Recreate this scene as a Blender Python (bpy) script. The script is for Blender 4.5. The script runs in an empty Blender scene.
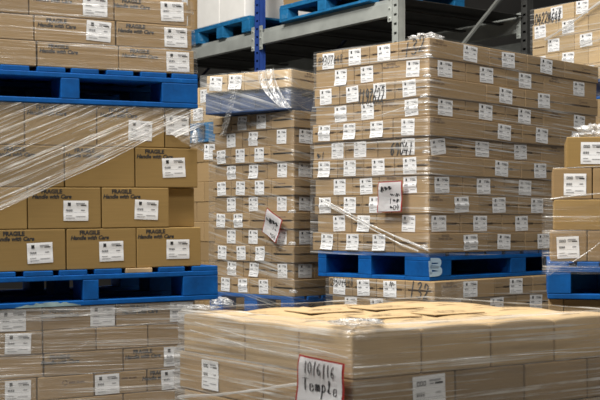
import bpy, bmesh, math, random
from mathutils import Matrix, Vector, noise
random.seed(7)
sc = bpy.context.scene
COL = sc.collection
F, HZ, EZ = 1170.0, 222.0, 1.08          # focal length in pixels, horizon row, eye height

# ------------------------------------------------------------------ materials
def newmat(name):
    m = bpy.data.materials.new(name); m.use_nodes = True
    nt = m.node_tree; nt.nodes.clear()
    out = nt.nodes.new('ShaderNodeOutputMaterial')
    return m, nt, out
def N(nt, t, **kw):
    n = nt.nodes.new(t)
    for k, v in kw.items():
        if hasattr(n, k): setattr(n, k, v)
        else: n.inputs[k.replace('_', ' ')].default_value = v
    return n
def simple(name, col, rough=.6, metal=0.0, var=0.0, scale=8, bump=0.0):
    m, nt, out = newmat(name)
    b = N(nt, 'ShaderNodeBsdfPrincipled'); b.inputs['Roughness'].default_value = rough
    b.inputs['Metallic'].default_value = metal
    b.inputs['Base Color'].default_value = (*col, 1)
    if var:
        tc = N(nt, 'ShaderNodeTexCoord'); nz = N(nt, 'ShaderNodeTexNoise')
        nz.inputs['Scale'].default_value = scale; nz.inputs['Detail'].default_value = 6
        nt.links.new(tc.outputs['Object'], nz.inputs['Vector'])
        r = N(nt, 'ShaderNodeValToRGB')
        r.color_ramp.elements[0].position = .3; r.color_ramp.elements[1].position = .7
        r.color_ramp.elements[0].color = (*[c * (1 - var) for c in col], 1)
        r.color_ramp.elements[1].color = (*[min(1, c * (1 + var)) for c in col], 1)
        nt.links.new(nz.outputs['Fac'], r.inputs['Fac']); nt.links.new(r.outputs['Color'], b.inputs['Base Color'])
        if bump:
            bp = N(nt, 'ShaderNodeBump'); bp.inputs['Strength'].default_value = bump; bp.inputs['Distance'].default_value = .004
            nt.links.new(nz.outputs['Fac'], bp.inputs['Height']); nt.links.new(bp.outputs['Normal'], b.inputs['Normal'])
    nt.links.new(b.outputs[0], out.inputs[0])
    return m
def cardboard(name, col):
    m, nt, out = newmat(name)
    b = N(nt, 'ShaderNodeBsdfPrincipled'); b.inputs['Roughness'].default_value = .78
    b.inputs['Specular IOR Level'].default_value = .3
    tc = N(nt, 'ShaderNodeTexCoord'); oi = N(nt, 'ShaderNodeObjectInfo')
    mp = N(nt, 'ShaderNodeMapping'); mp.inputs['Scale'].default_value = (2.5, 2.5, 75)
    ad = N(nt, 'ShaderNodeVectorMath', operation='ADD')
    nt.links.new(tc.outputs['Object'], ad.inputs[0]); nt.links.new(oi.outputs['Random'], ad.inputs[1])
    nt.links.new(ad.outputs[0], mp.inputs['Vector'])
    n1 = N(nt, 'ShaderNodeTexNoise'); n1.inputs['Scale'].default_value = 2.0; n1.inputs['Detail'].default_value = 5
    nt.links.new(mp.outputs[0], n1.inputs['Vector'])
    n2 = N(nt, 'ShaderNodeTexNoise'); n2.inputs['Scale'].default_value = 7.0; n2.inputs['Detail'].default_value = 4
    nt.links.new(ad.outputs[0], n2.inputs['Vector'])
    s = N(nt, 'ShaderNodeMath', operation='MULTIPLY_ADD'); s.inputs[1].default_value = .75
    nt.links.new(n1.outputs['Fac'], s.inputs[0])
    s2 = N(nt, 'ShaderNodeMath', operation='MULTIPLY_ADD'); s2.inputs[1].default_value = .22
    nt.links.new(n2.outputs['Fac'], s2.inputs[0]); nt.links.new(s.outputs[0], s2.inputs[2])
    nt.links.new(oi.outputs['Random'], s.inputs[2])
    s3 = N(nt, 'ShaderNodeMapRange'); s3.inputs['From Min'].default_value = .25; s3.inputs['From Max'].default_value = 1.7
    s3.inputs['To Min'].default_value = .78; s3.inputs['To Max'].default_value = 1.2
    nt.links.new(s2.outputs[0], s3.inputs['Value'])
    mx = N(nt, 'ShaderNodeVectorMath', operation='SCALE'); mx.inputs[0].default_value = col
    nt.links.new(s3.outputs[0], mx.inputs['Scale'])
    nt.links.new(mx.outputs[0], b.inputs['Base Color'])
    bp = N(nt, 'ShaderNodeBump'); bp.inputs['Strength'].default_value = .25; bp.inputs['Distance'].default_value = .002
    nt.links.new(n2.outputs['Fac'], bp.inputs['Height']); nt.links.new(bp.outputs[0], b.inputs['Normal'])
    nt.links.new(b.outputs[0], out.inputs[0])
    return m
def painted_wood(name, col, worn, amount=.62):
    m, nt, out = newmat(name)
    b = N(nt, 'ShaderNodeBsdfPrincipled'); b.inputs['Roughness'].default_value = .62; b.inputs['Specular IOR Level'].default_value = .2
    tc = N(nt, 'ShaderNodeTexCoord'); oi = N(nt, 'ShaderNodeObjectInfo')
    ad = N(nt, 'ShaderNodeVectorMath', operation='ADD')
    nt.links.new(tc.outputs['Object'], ad.inputs[0]); nt.links.new(oi.outputs['Random'], ad.inputs[1])
    n1 = N(nt, 'ShaderNodeTexNoise'); n1.inputs['Scale'].default_value = 9; n1.inputs['Detail'].default_value = 8; n1.inputs['Roughness'].default_value = .7
    nt.links.new(ad.outputs[0], n1.inputs['Vector'])
    r = N(nt, 'ShaderNodeValToRGB')
    e = r.color_ramp.elements
    e[0].position = .3; e[0].color = (*[c * .7 for c in col], 1)
    e[1].position = amount + .12; e[1].color = (*worn, 1)
    k = e.new(amount); k.color = (*[c * 1.25 for c in col], 1)
    nt.links.new(n1.outputs['Fac'], r.inputs['Fac']); nt.links.new(r.outputs[0], b.inputs['Base Color'])
    bp = N(nt, 'ShaderNodeBump'); bp.inputs['Strength'].default_value = .4; bp.inputs['Distance'].default_value = .004
    nt.links.new(n1.outputs['Fac'], bp.inputs['Height']); nt.links.new(bp.outputs[0], b.inputs['Normal'])
    nt.links.new(b.outputs[0], out.inputs[0])
    return m
def film(name, base=.06, streak=.5, rot=0.0, scale=(1.2, 45), lo=.5, hi=.75, col=(.86, .85, .82)):
    """clear stretch film: see-through, with stretched pleats that are thicker and glossier"""
    m, nt, out = newmat(name)
    uv = N(nt, 'ShaderNodeUVMap'); uv.uv_map = 'UVMap'
    rt = N(nt, 'ShaderNodeMapping'); rt.inputs['Rotation'].default_value = (0, 0, rot)
    mp = N(nt, 'ShaderNodeMapping'); mp.inputs['Scale'].default_value = (scale[0], scale[1], 1)
    nt.links.new(uv.outputs[0], rt.inputs['Vector']); nt.links.new(rt.outputs[0], mp.inputs['Vector'])
    n1 = N(nt, 'ShaderNodeTexNoise'); n1.inputs['Scale'].default_value = 1; n1.inputs['Detail'].default_value = 4; n1.inputs['Roughness'].default_value = .65
    n1.inputs['Distortion'].default_value = .3
    nt.links.new(mp.outputs[0], n1.inputs['Vector'])
    n2 = N(nt, 'ShaderNodeTexNoise'); n2.inputs['Scale'].default_value = 3.5; n2.inputs['Detail'].default_value = 3
    nt.links.new(rt.outputs[0], n2.inputs['Vector'])
    mr = N(nt, 'ShaderNodeMapRange', interpolation_type='SMOOTHSTEP')
    mr.inputs['From Min'].default_value = lo; mr.inputs['From Max'].default_value = hi
    mr.inputs['To Min'].default_value = 0; mr.inputs['To Max'].default_value = streak
    nt.links.new(n1.outputs['Fac'], mr.inputs['Value'])
    m2 = N(nt, 'ShaderNodeMapRange'); m2.inputs['From Min'].default_value = .35; m2.inputs['From Max'].default_value = .65
    m2.inputs['To Min'].default_value = .25; m2.inputs['To Max'].default_value = 1.2
    nt.links.new(n2.outputs['Fac'], m2.inputs['Value'])
    mu = N(nt, 'ShaderNodeMath', operation='MULTIPLY_ADD'); mu.inputs[2].default_value = base
    nt.links.new(mr.outputs[0], mu.inputs[0]); nt.links.new(m2.outputs[0], mu.inputs[1])
    tr = N(nt, 'ShaderNodeBsdfTransparent'); tr.inputs[0].default_value = (.97, .97, .97, 1)
    df = N(nt, 'ShaderNodeBsdfDiffuse'); df.inputs[0].default_value = (*col, 1)
    gl = N(nt, 'ShaderNodeBsdfGlossy'); gl.inputs['Color'].default_value = (.95, .95, .95, 1); gl.inputs['Roughness'].default_value = .28
    bp = N(nt, 'ShaderNodeBump'); bp.inputs['Strength'].default_value = .9; bp.inputs['Distance'].default_value = .01
    nt.links.new(n1.outputs['Fac'], bp.inputs['Height'])
    nt.links.new(bp.outputs[0], gl.inputs['Normal']); nt.links.new(bp.outputs[0], df.inputs['Normal'])
    a = N(nt, 'ShaderNodeMixShader'); a.inputs[0].default_value = .45
    nt.links.new(df.outputs[0], a.inputs[1]); nt.links.new(gl.outputs[0], a.inputs[2])
    x = N(nt, 'ShaderNodeMixShader')
    nt.links.new(mu.outputs[0], x.inputs[0]); nt.links.new(tr.outputs[0], x.inputs[1]); nt.links.new(a.outputs[0], x.inputs[2])
    nt.links.new(x.outputs[0], out.inputs[0])
    return m

M_CARD = cardboard('kraft cardboard', (.305, .203, .097))
M_CARDW = cardboard('bare kraft cardboard', (.285, .182, .062))
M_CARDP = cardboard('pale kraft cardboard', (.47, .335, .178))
M_WHITE = simple('white carton board', (.78, .76, .72), .7, var=.04)
M_PAPER = simple('label paper', (.80, .80, .80), .5)
M_INK = simple('black ink', (.02, .02, .022), .6)
M_INKB = simple('brown ink', (.13, .075, .035), .7)
M_INKG = simple('grey ink', (.3, .3, .31), .7)
M_RED = simple('red border print', (.42, .035, .03), .5)
M_BLUE = painted_wood('blue pallet paint', (.001, .078, .29), (.03, .18, .38), .66)
M_BLUEO = painted_wood('weathered blue pallet paint', (.012, .12, .27), (.16, .24, .28), .60)
M_PBLUE = painted_wood('chalky blue pallet paint', (.035, .065, .15), (.11, .15, .23), .62)
M_WOOD = simple('raw pallet wood', (.38, .27, .15), .8, var=.3)
M_PWHITE = simple('pale blue stencil paint', (.45, .62, .78), .6)
M_GALV = simple('galvanised steel', (.42, .44, .41), .45, .35, var=.18, scale=5)
M_RBLUE = simple('rack blue enamel', (.02, .055, .24), .4, 0, var=.15)
M_DARK = simple('dark steel', (.045, .045, .042), .6, .2, var=.2)
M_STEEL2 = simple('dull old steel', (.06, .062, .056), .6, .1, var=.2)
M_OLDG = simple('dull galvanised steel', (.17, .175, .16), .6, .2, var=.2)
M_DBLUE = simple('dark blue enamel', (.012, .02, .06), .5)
M_HOLE = simple('slot shadow steel', (.02, .02, .025), .8)
M_BOLT = simple('zinc bolt', (.55, .55, .53), .35, .8)
M_FLOOR = simple('concrete floor', (.16, .155, .145), .7, var=.15, scale=3, bump=.1)
M_WALL = simple('dark cladding', (.030, .028, .025), .8, var=.3, scale=1.2)
M_CEIL = simple('ceiling deck', (.10, .10, .10), .8, var=.1)
FILM_FINE = film('light stretch film', .04, .46, 0, (.9, 75), .50, .68)
FILM_C = film('pleated stretch film', .06, .62, 0.03, (.9, 70), .49, .68)
FILM_A = film('diagonal stretch film', .10, .72, -.40, (1.1, 75), .48, .66, (.86, .84, .79))
FILM_A3 = film('layered stretch film', .12, .52, .03, (.8, 66), .46, .66, (.74, .73, .70))
FILM_D = film('heavy stretch film', .13, .72, .0, (.9, 66), .46, .66, (.78, .76, .71))
FILM_T = film('draped stretch film', .14, .42, .3, (1.1, 40), .48, .70, (.78, .78, .75))
FILM_B = film('dusty stretch film', .06, .48, .2, (1.1, 50), .48, .68, (.80, .80, .77))
FILM_W = film('bunched stretch film', .16, .75, .6, (9, 30), .45, .62, (.88, .88, .87))
FILM_R = film('twisted film rope', .35, .5, 0, (3, 40), .42, .66, (.86, .85, .82))

# ------------------------------------------------------------------ helpers
def link(name, me, mat=None, parent=None, M=None):
    o = bpy.data.objects.new(name, me); COL.objects.link(o)
    if mat is not None and me is not None:
        for mm in (mat if isinstance(mat, (list, tuple)) else [mat]): me.materials.append(mm)
    if parent: o.parent = parent
    if M is not None: o.matrix_basis = M
    return o
def mesh_bm(bm, name, smooth=False):
    me = bpy.data.meshes.new(name); bm.normal_update(); bm.to_mesh(me); bm.free()
    if smooth: me.polygons.foreach_set('use_smooth', [True] * len(me.polygons))
    return me
def tag(o, label=None, cat=None, group=None, kind=None):
    if label: o['label'] = label
    if cat: o['category'] = cat
    if group: o['group'] = group
    if kind: o['kind'] = kind
    return o
def bx(bm, x0, x1, y0, y1, z0, z1, bev=0, mi=0):
    r = bmesh.ops.create_cube(bm, size=1)
    for v in r['verts']:
        v.co = Vector(((x0 + x1) / 2 + v.co.x * (x1 - x0), (y0 + y1) / 2 + v.co.y * (y1 - y0), (z0 + z1) / 2 + v.co.z * (z1 - z0)))
    fs = {f for v in r['verts'] for f in v.link_faces}
    for f in fs: f.material_index = mi
    if bev:
        es = list({e for v in r['verts'] for e in v.link_edges})
        bmesh.ops.bevel(bm, geom=es, offset=bev, segments=2, profile=.5, affect='EDGES')
def quad(bm, x0, x1, y0, y1, z, mi):
    f = bm.faces.new([bm.verts.new((x, y, z)) for x, y in ((x0, y0), (x1, y0), (x1, y1), (x0, y1))]); f.material_index = mi

# --- a load: local x runs along its wide (camera right) face, y along its narrow (camera left) face, z up from the floor
class Frame:
    def __init__(s, px, depth, deg, tilt=0.0, pitch=0.0, zpiv=0.0):
        s.P = Vector(((px - 300) / F * depth, depth, 0)); s.depth = depth
        piv = Matrix.Translation((0, 0, zpiv))
        s.M = Matrix.Translation(s.P) @ Matrix.Rotation(math.radians(deg), 4, 'Z') @ piv @ Matrix.Rotation(tilt, 4, 'Y') @ Matrix.Rotation(pitch, 4, 'X') @ piv.inverted()
        s.I = s.M.inverted()
    def z(s, y): return EZ + (HZ - y) * s.depth / F          # height of an image row at the corner
    def hit(s, side, px, py, off=0.0):
        """the point of the load's face plane that a sight line meets -> (distance along face, height)"""
        o = s.I @ Vector((0, 0, EZ)); d = s.I.to_3x3() @ Vector(((px - 300) / F, 1, (HZ - py) / F))
        a = 1 if side == 'R' else 0
        t = (off - o[a]) / d[a]; p = o + d * t
        return (p.x if side == 'R' else p.y), p.z
BASIS = {'R': Matrix(((1, 0, 0, 0), (0, 0, -1, 0), (0, 1, 0, 0), (0, 0, 0, 1))),
         'L': Matrix(((0, 0, -1, 0), (-1, 0, 0, 0), (0, 1, 0, 0), (0, 0, 0, 1))),
         'T': Matrix.Identity(4)}

# ------------------------------------------------------------------ writing
def text_mesh(body, size, shear=0.0, bold=0.02, align='CENTER'):
    c = bpy.data.curves.new('t', 'FONT'); c.body = body; c.size = size; c.shear = shear; c.offset = bold * size
    c.align_x = align; c.align_y = 'CENTER'; c.resolution_u = 2
    o = bpy.data.objects.new('t', c); COL.objects.link(o)
    dg = bpy.context.evaluated_depsgraph_get(); me = bpy.data.meshes.new_from_object(o.evaluated_get(dg))
    bpy.data.objects.remove(o); bpy.data.curves.remove(c)
    return me
def join_text(lines):
    bm = bmesh.new()
    for body, size, dy, shear in lines:
        me = text_mesh(body, size, shear, .045)
        n = len(bm.verts); bm.from_mesh(me); bm.verts.ensure_lookup_table()
        for v in bm.verts[n:]: v.co.y += dy
        bpy.data.meshes.remove(me)
    me = mesh_bm(bm, 'fragile print'); me.materials.clear(); return me
GL = {  # pen strokes in a 0..1 box
 '0': [[(.5, 1), (.1, .75), (.1, .25), (.45, 0), (.85, .3), (.85, .75), (.5, 1)]],
 '1': [[(.5, 1), (.45, .5), (.4, -.05)]],
 '2': [[(.1, .75), (.35, 1), (.75, .9), (.7, .55), (.1, .05), (.4, .12), (.95, .0)]],
 '3': [[(.1, .9), (.5, 1), (.8, .8), (.4, .52), (.85, .3), (.6, 0), (.05, .08)]],
 '4': [[(.5, 1), (.3, .7), (.02, .36), (.3, .33), (1, .38)], [(.7, .72), (.6, -.08)]],
 '6': [[(.75, 1), (.25, .7), (.1, .25), (.45, 0), (.8, .25), (.5, .5), (.15, .3)]],
 '7': [[(.05, .95), (.85, .95), (.45, .4), (.35, 0)], [(.2, .5), (.75, .55)]],
 '8': [[(.75, .9), (.4, 1), (.2, .75), (.75, .3), (.45, 0), (.15, .25), (.75, .75), (.75, .9)]],
 '9': [[(.8, .8), (.45, 1), (.15, .75), (.45, .5), (.8, .8), (.75, .3), (.55, -.05)]],
 '/': [[(.75, 1.1), (.3, -.15)]],
 'N': [[(.1, 0), (.15, 1), (.7, .05), (.8, 1)]],
 'T': [[(-.1, .9), (.5, 1.0), (1.15, .95)], [(.5, 1), (.4, .5), (.45, .05), (.6, 0)]],
 'e': [[(.1, .3), (.7, .35), (.6, .6), (.2, .5), (.2, .1), (.55, 0), (.95, .2)]],
 'm': [[(.05, .6), (.1, 0), (.15, .45), (.35, .6), (.45, 0), (.5, .45), (.75, .6), (.8, .05), (1, .1)]],
 'p': [[(.15, .6), (.15, -.5), (.18, .45), (.5, .62), (.75, .3), (.45, .02), (.18, .15)]],
 'l': [[(.1, .1), (.5, .8), (.4, 1.05), (.3, .7), (.4, .05), (.8, .1)]],
 'B': [[(.2, 0), (.2, 1)], [(.2, 1), (.75, .95), (.7, .6), (.25, .52), (.85, .4), (.8, .05), (.2, 0)]],
 '~': [[(0, .5), (.2, .8), (.35, .3), (.55, .75), (.7, .35), (1, .6)]],
 '^': [[(0, .2), (.3, .9), (.4, .1), (.7, .8), (1, .3)]],
 ' ': [],
}
def pen(body, w, h, lw, jit=.05, slant=0.0, rise=0.0):
    """hand-drawn strokes as one flat mesh centred on the origin"""
    rnd = random.Random(body + str(w)); bm = bmesh.new(); n = len(body); cw = w / n
    for i, ch in enumerate(body):
        ox, oy = -w / 2 + cw * i, -h / 2 + rise * i + rnd.uniform(-.06, .06) * h
        for st in GL[ch]:
            p = [Vector((ox + (x * .8 + .05 + rnd.uniform(-jit, jit)) * cw + slant * y * h, oy + (y + rnd.uniform(-jit, jit)) * h, 0)) for x, y in st]
            q = [p[0] * 2 - p[1]] + p + [p[-1] * 2 - p[-2]]; path = []
            for k in range(1, len(q) - 2):
                for t in range(5):
                    t /= 5; a, b, c, d = q[k - 1:k + 3]
                    path.append(.5 * (2 * b + (c - a) * t + (2 * a - 5 * b + 4 * c - d) * t * t + (3 * b - a - 3 * c + d) * t ** 3))
            path.append(p[-1]); pv = None
            for k, pt in enumerate(path):
                dr = path[min(k + 1, len(path) - 1)] - path[max(k - 1, 0)]
                nn = Vector((-dr.y, dr.x, 0)); nn = nn.normalized() * lw / 2 if nn.length > 1e-9 else Vector((lw / 2, 0, 0))
                cu = (bm.verts.new(pt + nn), bm.verts.new(pt - nn))
                if pv: bm.faces.new((pv[0], pv[1], cu[1], cu[0]))
                pv = cu
    bmesh.ops.recalc_face_normals(bm, faces=bm.faces)
    return mesh_bm(bm, 'pen strokes')
FRAG = join_text([('FRAGILE', .0235, .0105, 0), ('Handle with Care', .0228, -.0105, .25)])
FRAG.materials.append(M_INK)
FRAG_S = FRAG.copy(); FRAG_S.materials.clear(); FRAG_S.materials.append(M_INKB)
def mark_mesh():
    bm = bmesh.new()
    for i in range(12):
        a, b = math.tau * i / 12, math.tau * (i + 1) / 12
        if i % 4 == 3: continue
        bm.faces.new([bm.verts.new((r * math.cos(t), r * math.sin(t), 0)) for r, t in ((.008, a), (.012, a), (.012, b), (.008, b))])
    for k, (x0, x1) in enumerate(((.017, .045), (.05, .062), (.066, .085))): quad(bm, x0, x1, -.004, .003, 0, 0)
    bmesh.ops.recalc_face_normals(bm, faces=bm.faces)
    me = mesh_bm(bm, 'recycling mark'); me.materials.append(M_INKB); return me
MARK = mark_mesh()

# ------------------------------------------------------------------ shipping labels
def label_mesh(w, h, curl, oval=False):
    bm = bmesh.new(); rows, cols = 10, 2
    def zz(y):
        t = y / h + .5
        if curl == 0: return .0008 + .0006 * math.sin(t * 9)
        if curl == 1: return .0010 + .006 * math.exp(-((t - .45) / .10) ** 2)
        return 0.0010 + .012 * max(0, .40 - t) ** 1.2 * 2.2
    g = [[bm.verts.new((w * (c / cols - .5), h * (r / rows - .5), zz(h * (r / rows - .5)))) for c in range(cols + 1)] for r in range(rows + 1)]
    top = [bm.faces.new((g[r][c], g[r][c + 1], g[r + 1][c + 1], g[r + 1][c])) for r in range(rows) for c in range(cols)]
    ink = []
    def q(x0, x1, y0, y1, mi):       # fractions of the label
        n = max(1, int(abs(y1 - y0) * 12))
        for k in range(n):
            a, b = y0 + (y1 - y0) * k / n, y0 + (y1 - y0) * (k + 1) / n
            ya, yb = h * (a - .5), h * (b - .5)
            f = bm.faces.new([bm.verts.new(c) for c in ((w * (x0 - .5), ya, zz(ya) + .0009), (w * (x1 - .5), ya, zz(ya) + .0009), (w * (x1 - .5), yb, zz(yb) + .0009), (w * (x0 - .5), yb, zz(yb) + .0009))])
            f.material_index = mi
    if oval:
        for k in range(3): q(.12 + .1 * k, .20 + .1 * k, .74, .76, 1); q(.12 + .1 * k, .20 + .1 * k, .84, .86, 1); q(.12 + .1 * k, .14 + .1 * k, .75, .85, 1); q(.18 + .1 * k, .20 + .1 * k, .75, .85, 1)
    else: q(.17, .29, .73, .90, 1)
    q(.50, .86, .83, .885, 2); q(.68, .92, .75, .80, 1); q(.52, .64, .76, .79, 2)
    for k in range(9): q(.10 + .03 * k, .10 + .03 * k + (.02 if k % 3 else .012), .46, .57, 1 if k % 2 else 2)
    q(.08, .92, .41, .418, 2); q(.70, .86, .50, .55, 2); q(.10, .34, .24, .27, 2); q(.5, .88, .2, .23, 2); q(.10, .45, .12, .15, 2)
    me = mesh_bm(bm, 'shipping label')
    for m in (M_PAPER, M_INK, M_INKG): me.materials.append(m)
    return me
_LM = {}
def get_label(w, h, curl, oval=False):
    k = (round(w, 3), round(h, 3), curl, oval)
    if k not in _LM: _LM[k] = label_mesh(*k)
    return _LM[k]

# ------------------------------------------------------------------ cartons
def carton_mesh(sx, sy, sz, slot='', crown=0.0, bev=.004, dent=0.0, outer=''):
    bm = bmesh.new(); bx(bm, -sx / 2, sx / 2, -sy / 2, sy / 2, 0, sz, bev)
    def cut(co, no): bmesh.ops.bisect_plane(bm, geom=bm.verts[:] + bm.edges[:] + bm.faces[:], plane_co=co, plane_no=no)
    m = sz * .5
    for side in slot:
        if side in 'RL':
            ax = 0 if side == 'R' else 1; ln = sx if side == 'R' else sy
            for dz in (-.0055, -.002, .002, .0055): cut((0, 0, m + dz), (0, 0, 1))
            hw = min(ln * .5 - .02, .105)
            nrm = Vector((1, 0, 0)) if ax == 0 else Vector((0, 1, 0))
            for s in (-hw, hw): cut(nrm * s, nrm)
            fn = Vector((0, -1, 0)) if side == 'R' else Vector((-1, 0, 0))
            bm.normal_update(); sel = []
            for f in bm.faces:
                c = f.calc_center_median()
                if f.normal.dot(fn) > .99 and abs(c[1 - ax] + (sy if ax == 0 else sx) / 2) < .002 and (abs(c.z - m) < .002 or (abs(c.z - m) < .0055 and abs(c[ax]) < hw)): sel.append(f)
            if sel:
                r = bmesh.ops.extrude_face_region(bm, geom=sel)
                bmesh.ops.delete(bm, geom=sel, context='FACES')
                for v in r['geom']:
                    if isinstance(v, bmesh.types.BMVert): v.co -= fn * .014
        elif side == 'T':                                   # flap seam along the top
            long_x = sx >= sy; nrm = Vector((0, 1, 0)) if long_x else Vector((1, 0, 0))
            for s in (-.0025, .0025): cut(nrm * s, nrm)
            bm.normal_update()
            sel = [f for f in bm.faces if f.normal.z > .99 and abs(f.calc_center_median().dot(nrm)) < .0025]
            if sel:
                r = bmesh.ops.extrude_face_region(bm, geom=sel); bmesh.ops.delete(bm, geom=sel, context='FACES')
                for v in r['geom']:
                    if isinstance(v, bmesh.types.BMVert): v.co.z -= .01
    if crown or dent:
        for k in range(1, 6):
            cut((sx * (k / 6 - .5), 0, 0), (1, 0, 0)); cut((0, sy * (k / 6 - .5), 0), (0, 1, 0))
        for k in range(1, 4): cut((0, 0, sz * k / 4), (0, 0, 1))
        for v in bm.verts:
            fx, fy, fz = 1 - (2 * v.co.x / sx) ** 2, 1 - (2 * v.co.y / sy) ** 2, v.co.z / sz
            v.co.z += crown * fz ** 6 * (.75 * max(fx, fy) + .25 * fx * fy)
            b = dent * math.sin(math.pi * min(1, max(0, fz)))
            if 'r' in outer and abs(v.co.y + sy / 2) < .006: v.co.y -= b * fx
            if 'l' in outer and abs(v.co.x + sx / 2) < .006: v.co.x -= b * fy
    return mesh_bm(bm, 'carton')
ORD = ['zeroth', 'first', 'second', 'third', 'fourth', 'fifth', 'sixth', 'seventh', 'eighth', 'ninth', 'tenth', 'eleventh', 'twelfth']
class Carton:
    def __init__(s, fr, u0, u1, w0, w1, z0, z1, label, group, mat=None, slot='', crown=0, dent=0, jit=.0025, bev=.004, name='carton', cat='carton', outer=''):
        g = .002
        me = carton_mesh(u1 - u0 - 2 * g, w1 - w0 - 2 * g, z1 - z0 - .0012, slot, crown, bev, dent, outer)
        r = random.uniform
        s.L = Matrix.Translation(((u0 + u1) / 2, (w0 + w1) / 2 + 0, z0)) @ Matrix.Translation((r(0, jit), r(0, jit), 0)) 
        s.o = link(name, me, mat or M_CARD, None, fr.M @ s.L); tag(s.o, label, cat, group)
        s.b = (u0 + g, u1 - g, w0 + g, w1 - g, z0, z1); s.dent = dent; s.fr = fr
    def decal(s, name, me, side, a, z, off=.0008, rot=0.0, label=None):
        """a: distance along the face in load coordinates"""
        if side == 'R': p = Vector((a, s.b[2], z))
        elif side == 'L': p = Vector((s.b[0], a, z))
        else: p = Vector((a[0], a[1], s.b[5]))
        inv = s.L.inverted(); p = inv @ p; 
        n = BASIS[side].to_3x3() @ Vector((0, 0, 1))
        if side == 'R': p.y = -(s.b[3] - s.b[2]) / 2
        if side == 'L': p.x = -(s.b[1] - s.b[0]) / 2
        o = link(name, me, None, s.o, Matrix.Translation(p + n * (off + s.dent * 1.2)) @ BASIS[side] @ Matrix.Rotation(rot, 4, 'Z'))
        if label: o['label'] = label
        return o

# ------------------------------------------------------------------ pallets
def board(root, name, mat, x0, x1, y0, y1, z0, z1, bev=.003):
    bm = bmesh.new(); cx, cy = (x0 + x1) / 2, (y0 + y1) / 2
    bx(bm, x0 - cx, x1 - cx, y0 - cy, y1 - cy, 0, z1 - z0, bev)
    return link(name, mesh_bm(bm, name), mat, root, Matrix.Translation((cx, cy, z0)))
def pallet(fr, u0, u1, w0, w1, z0, label, group, mat=M_BLUE, bu=None, bw=None, along='w', base='both', H=.15, ndeck=7, solid=False, name='pallet', wood=None, rows=(), cross=False):
    """block pallet; deck boards run along `along`"""
    root = link(name, None, None, None, fr.M @ Matrix.Translation((u0, w0, z0))); tag(root, label, 'pallet', group)
    U, W = u1 - u0, w1 - w0; t = .021
    bu = [(a - u0, b - u0) for a, b in bu] if bu else [(0, .13), (U / 2 - .06, U / 2 + .06), (U - .13, U)]
    bw = [(a - w0, b - w0) for a, b in bw] if bw else [(0, .12), (W / 2 - .06, W / 2 + .06), (W - .12, W)]
    zb0, zb1 = t, H - 2 * t
    for a in bu:
        for b in bw: board(root, 'block', mat, *a, *b, zb0, zb1, .004)
        if bu.index(a) in rows:
            for k in range(len(bw) - 1): board(root, 'opening_blocker', mat, a[0] + .01, a[1] - .01, bw[k][1] + .001, bw[k + 1][0] - .001, zb0, zb1)  # added infill that keeps the pallet openings dark
    if along == 'w':
        for b in bw: board(root, 'stringer_board', mat, 0, U, *b, H - 2 * t, H - t)
        L = U
    else:
        for a in bu: board(root, 'stringer_board', mat, *a, 0, W, H - 2 * t, H - t)
        L = W
    rnd = random.Random(label); x = 0; n = ndeck; gap = .03; bwid = (L - gap * (n - 1)) / n
    for i in range(n):
        d = rnd.uniform(-.008, .008) if 0 < i < n - 1 else 0
        m = wood if (wood and i == ndeck - 3) else mat
        e0 = rnd.uniform(0, .006)
        if along == 'w': board(root, 'deck_board', m, x + d, x + d + bwid, e0, W, H - t, H)
        else: board(root, 'deck_board', m, e0, U, x + d, x + d + bwid, H - t, H)
        x += bwid + gap
    if base == 'u' or base == 'both':
        for b in bw: board(root, 'bottom_board', mat, 0, U, *b, 0, t)
    if base == 'both':
        for a in (bu[0], bu[-1]):
            for k in range(len(bw) - 1): board(root, 'bottom_board', mat, *a, bw[k][1] + .001, bw[k + 1][0] - .001, 0, t)
    if base == 'w':
        for a in bu: board(root, 'bottom_board', mat, *a, 0, W, 0, t)
    if cross:
        for b in bw[1:]:
            for k in range(len(bu) - 1): board(root, 'opening_blocker', mat, bu[k][1] + .001, bu[k + 1][0] - .001, b[0] + .01, b[1] - .01, zb0, zb1)  # added infill across the openings, hiding the lit goods behind
    if solid:
        for k in range(len(bw) - 1): board(root, 'side_panel', mat, .004, .03, bw[k][1] + .001, bw[k + 1][0] - .001, t, H - 2 * t)
        for k in range(len(bu) - 1): board(root, 'side_panel', mat, bu[k][1] + .001, bu[k + 1][0] - .001, .004, .03, t, H - 2 * t)
    return root

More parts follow.
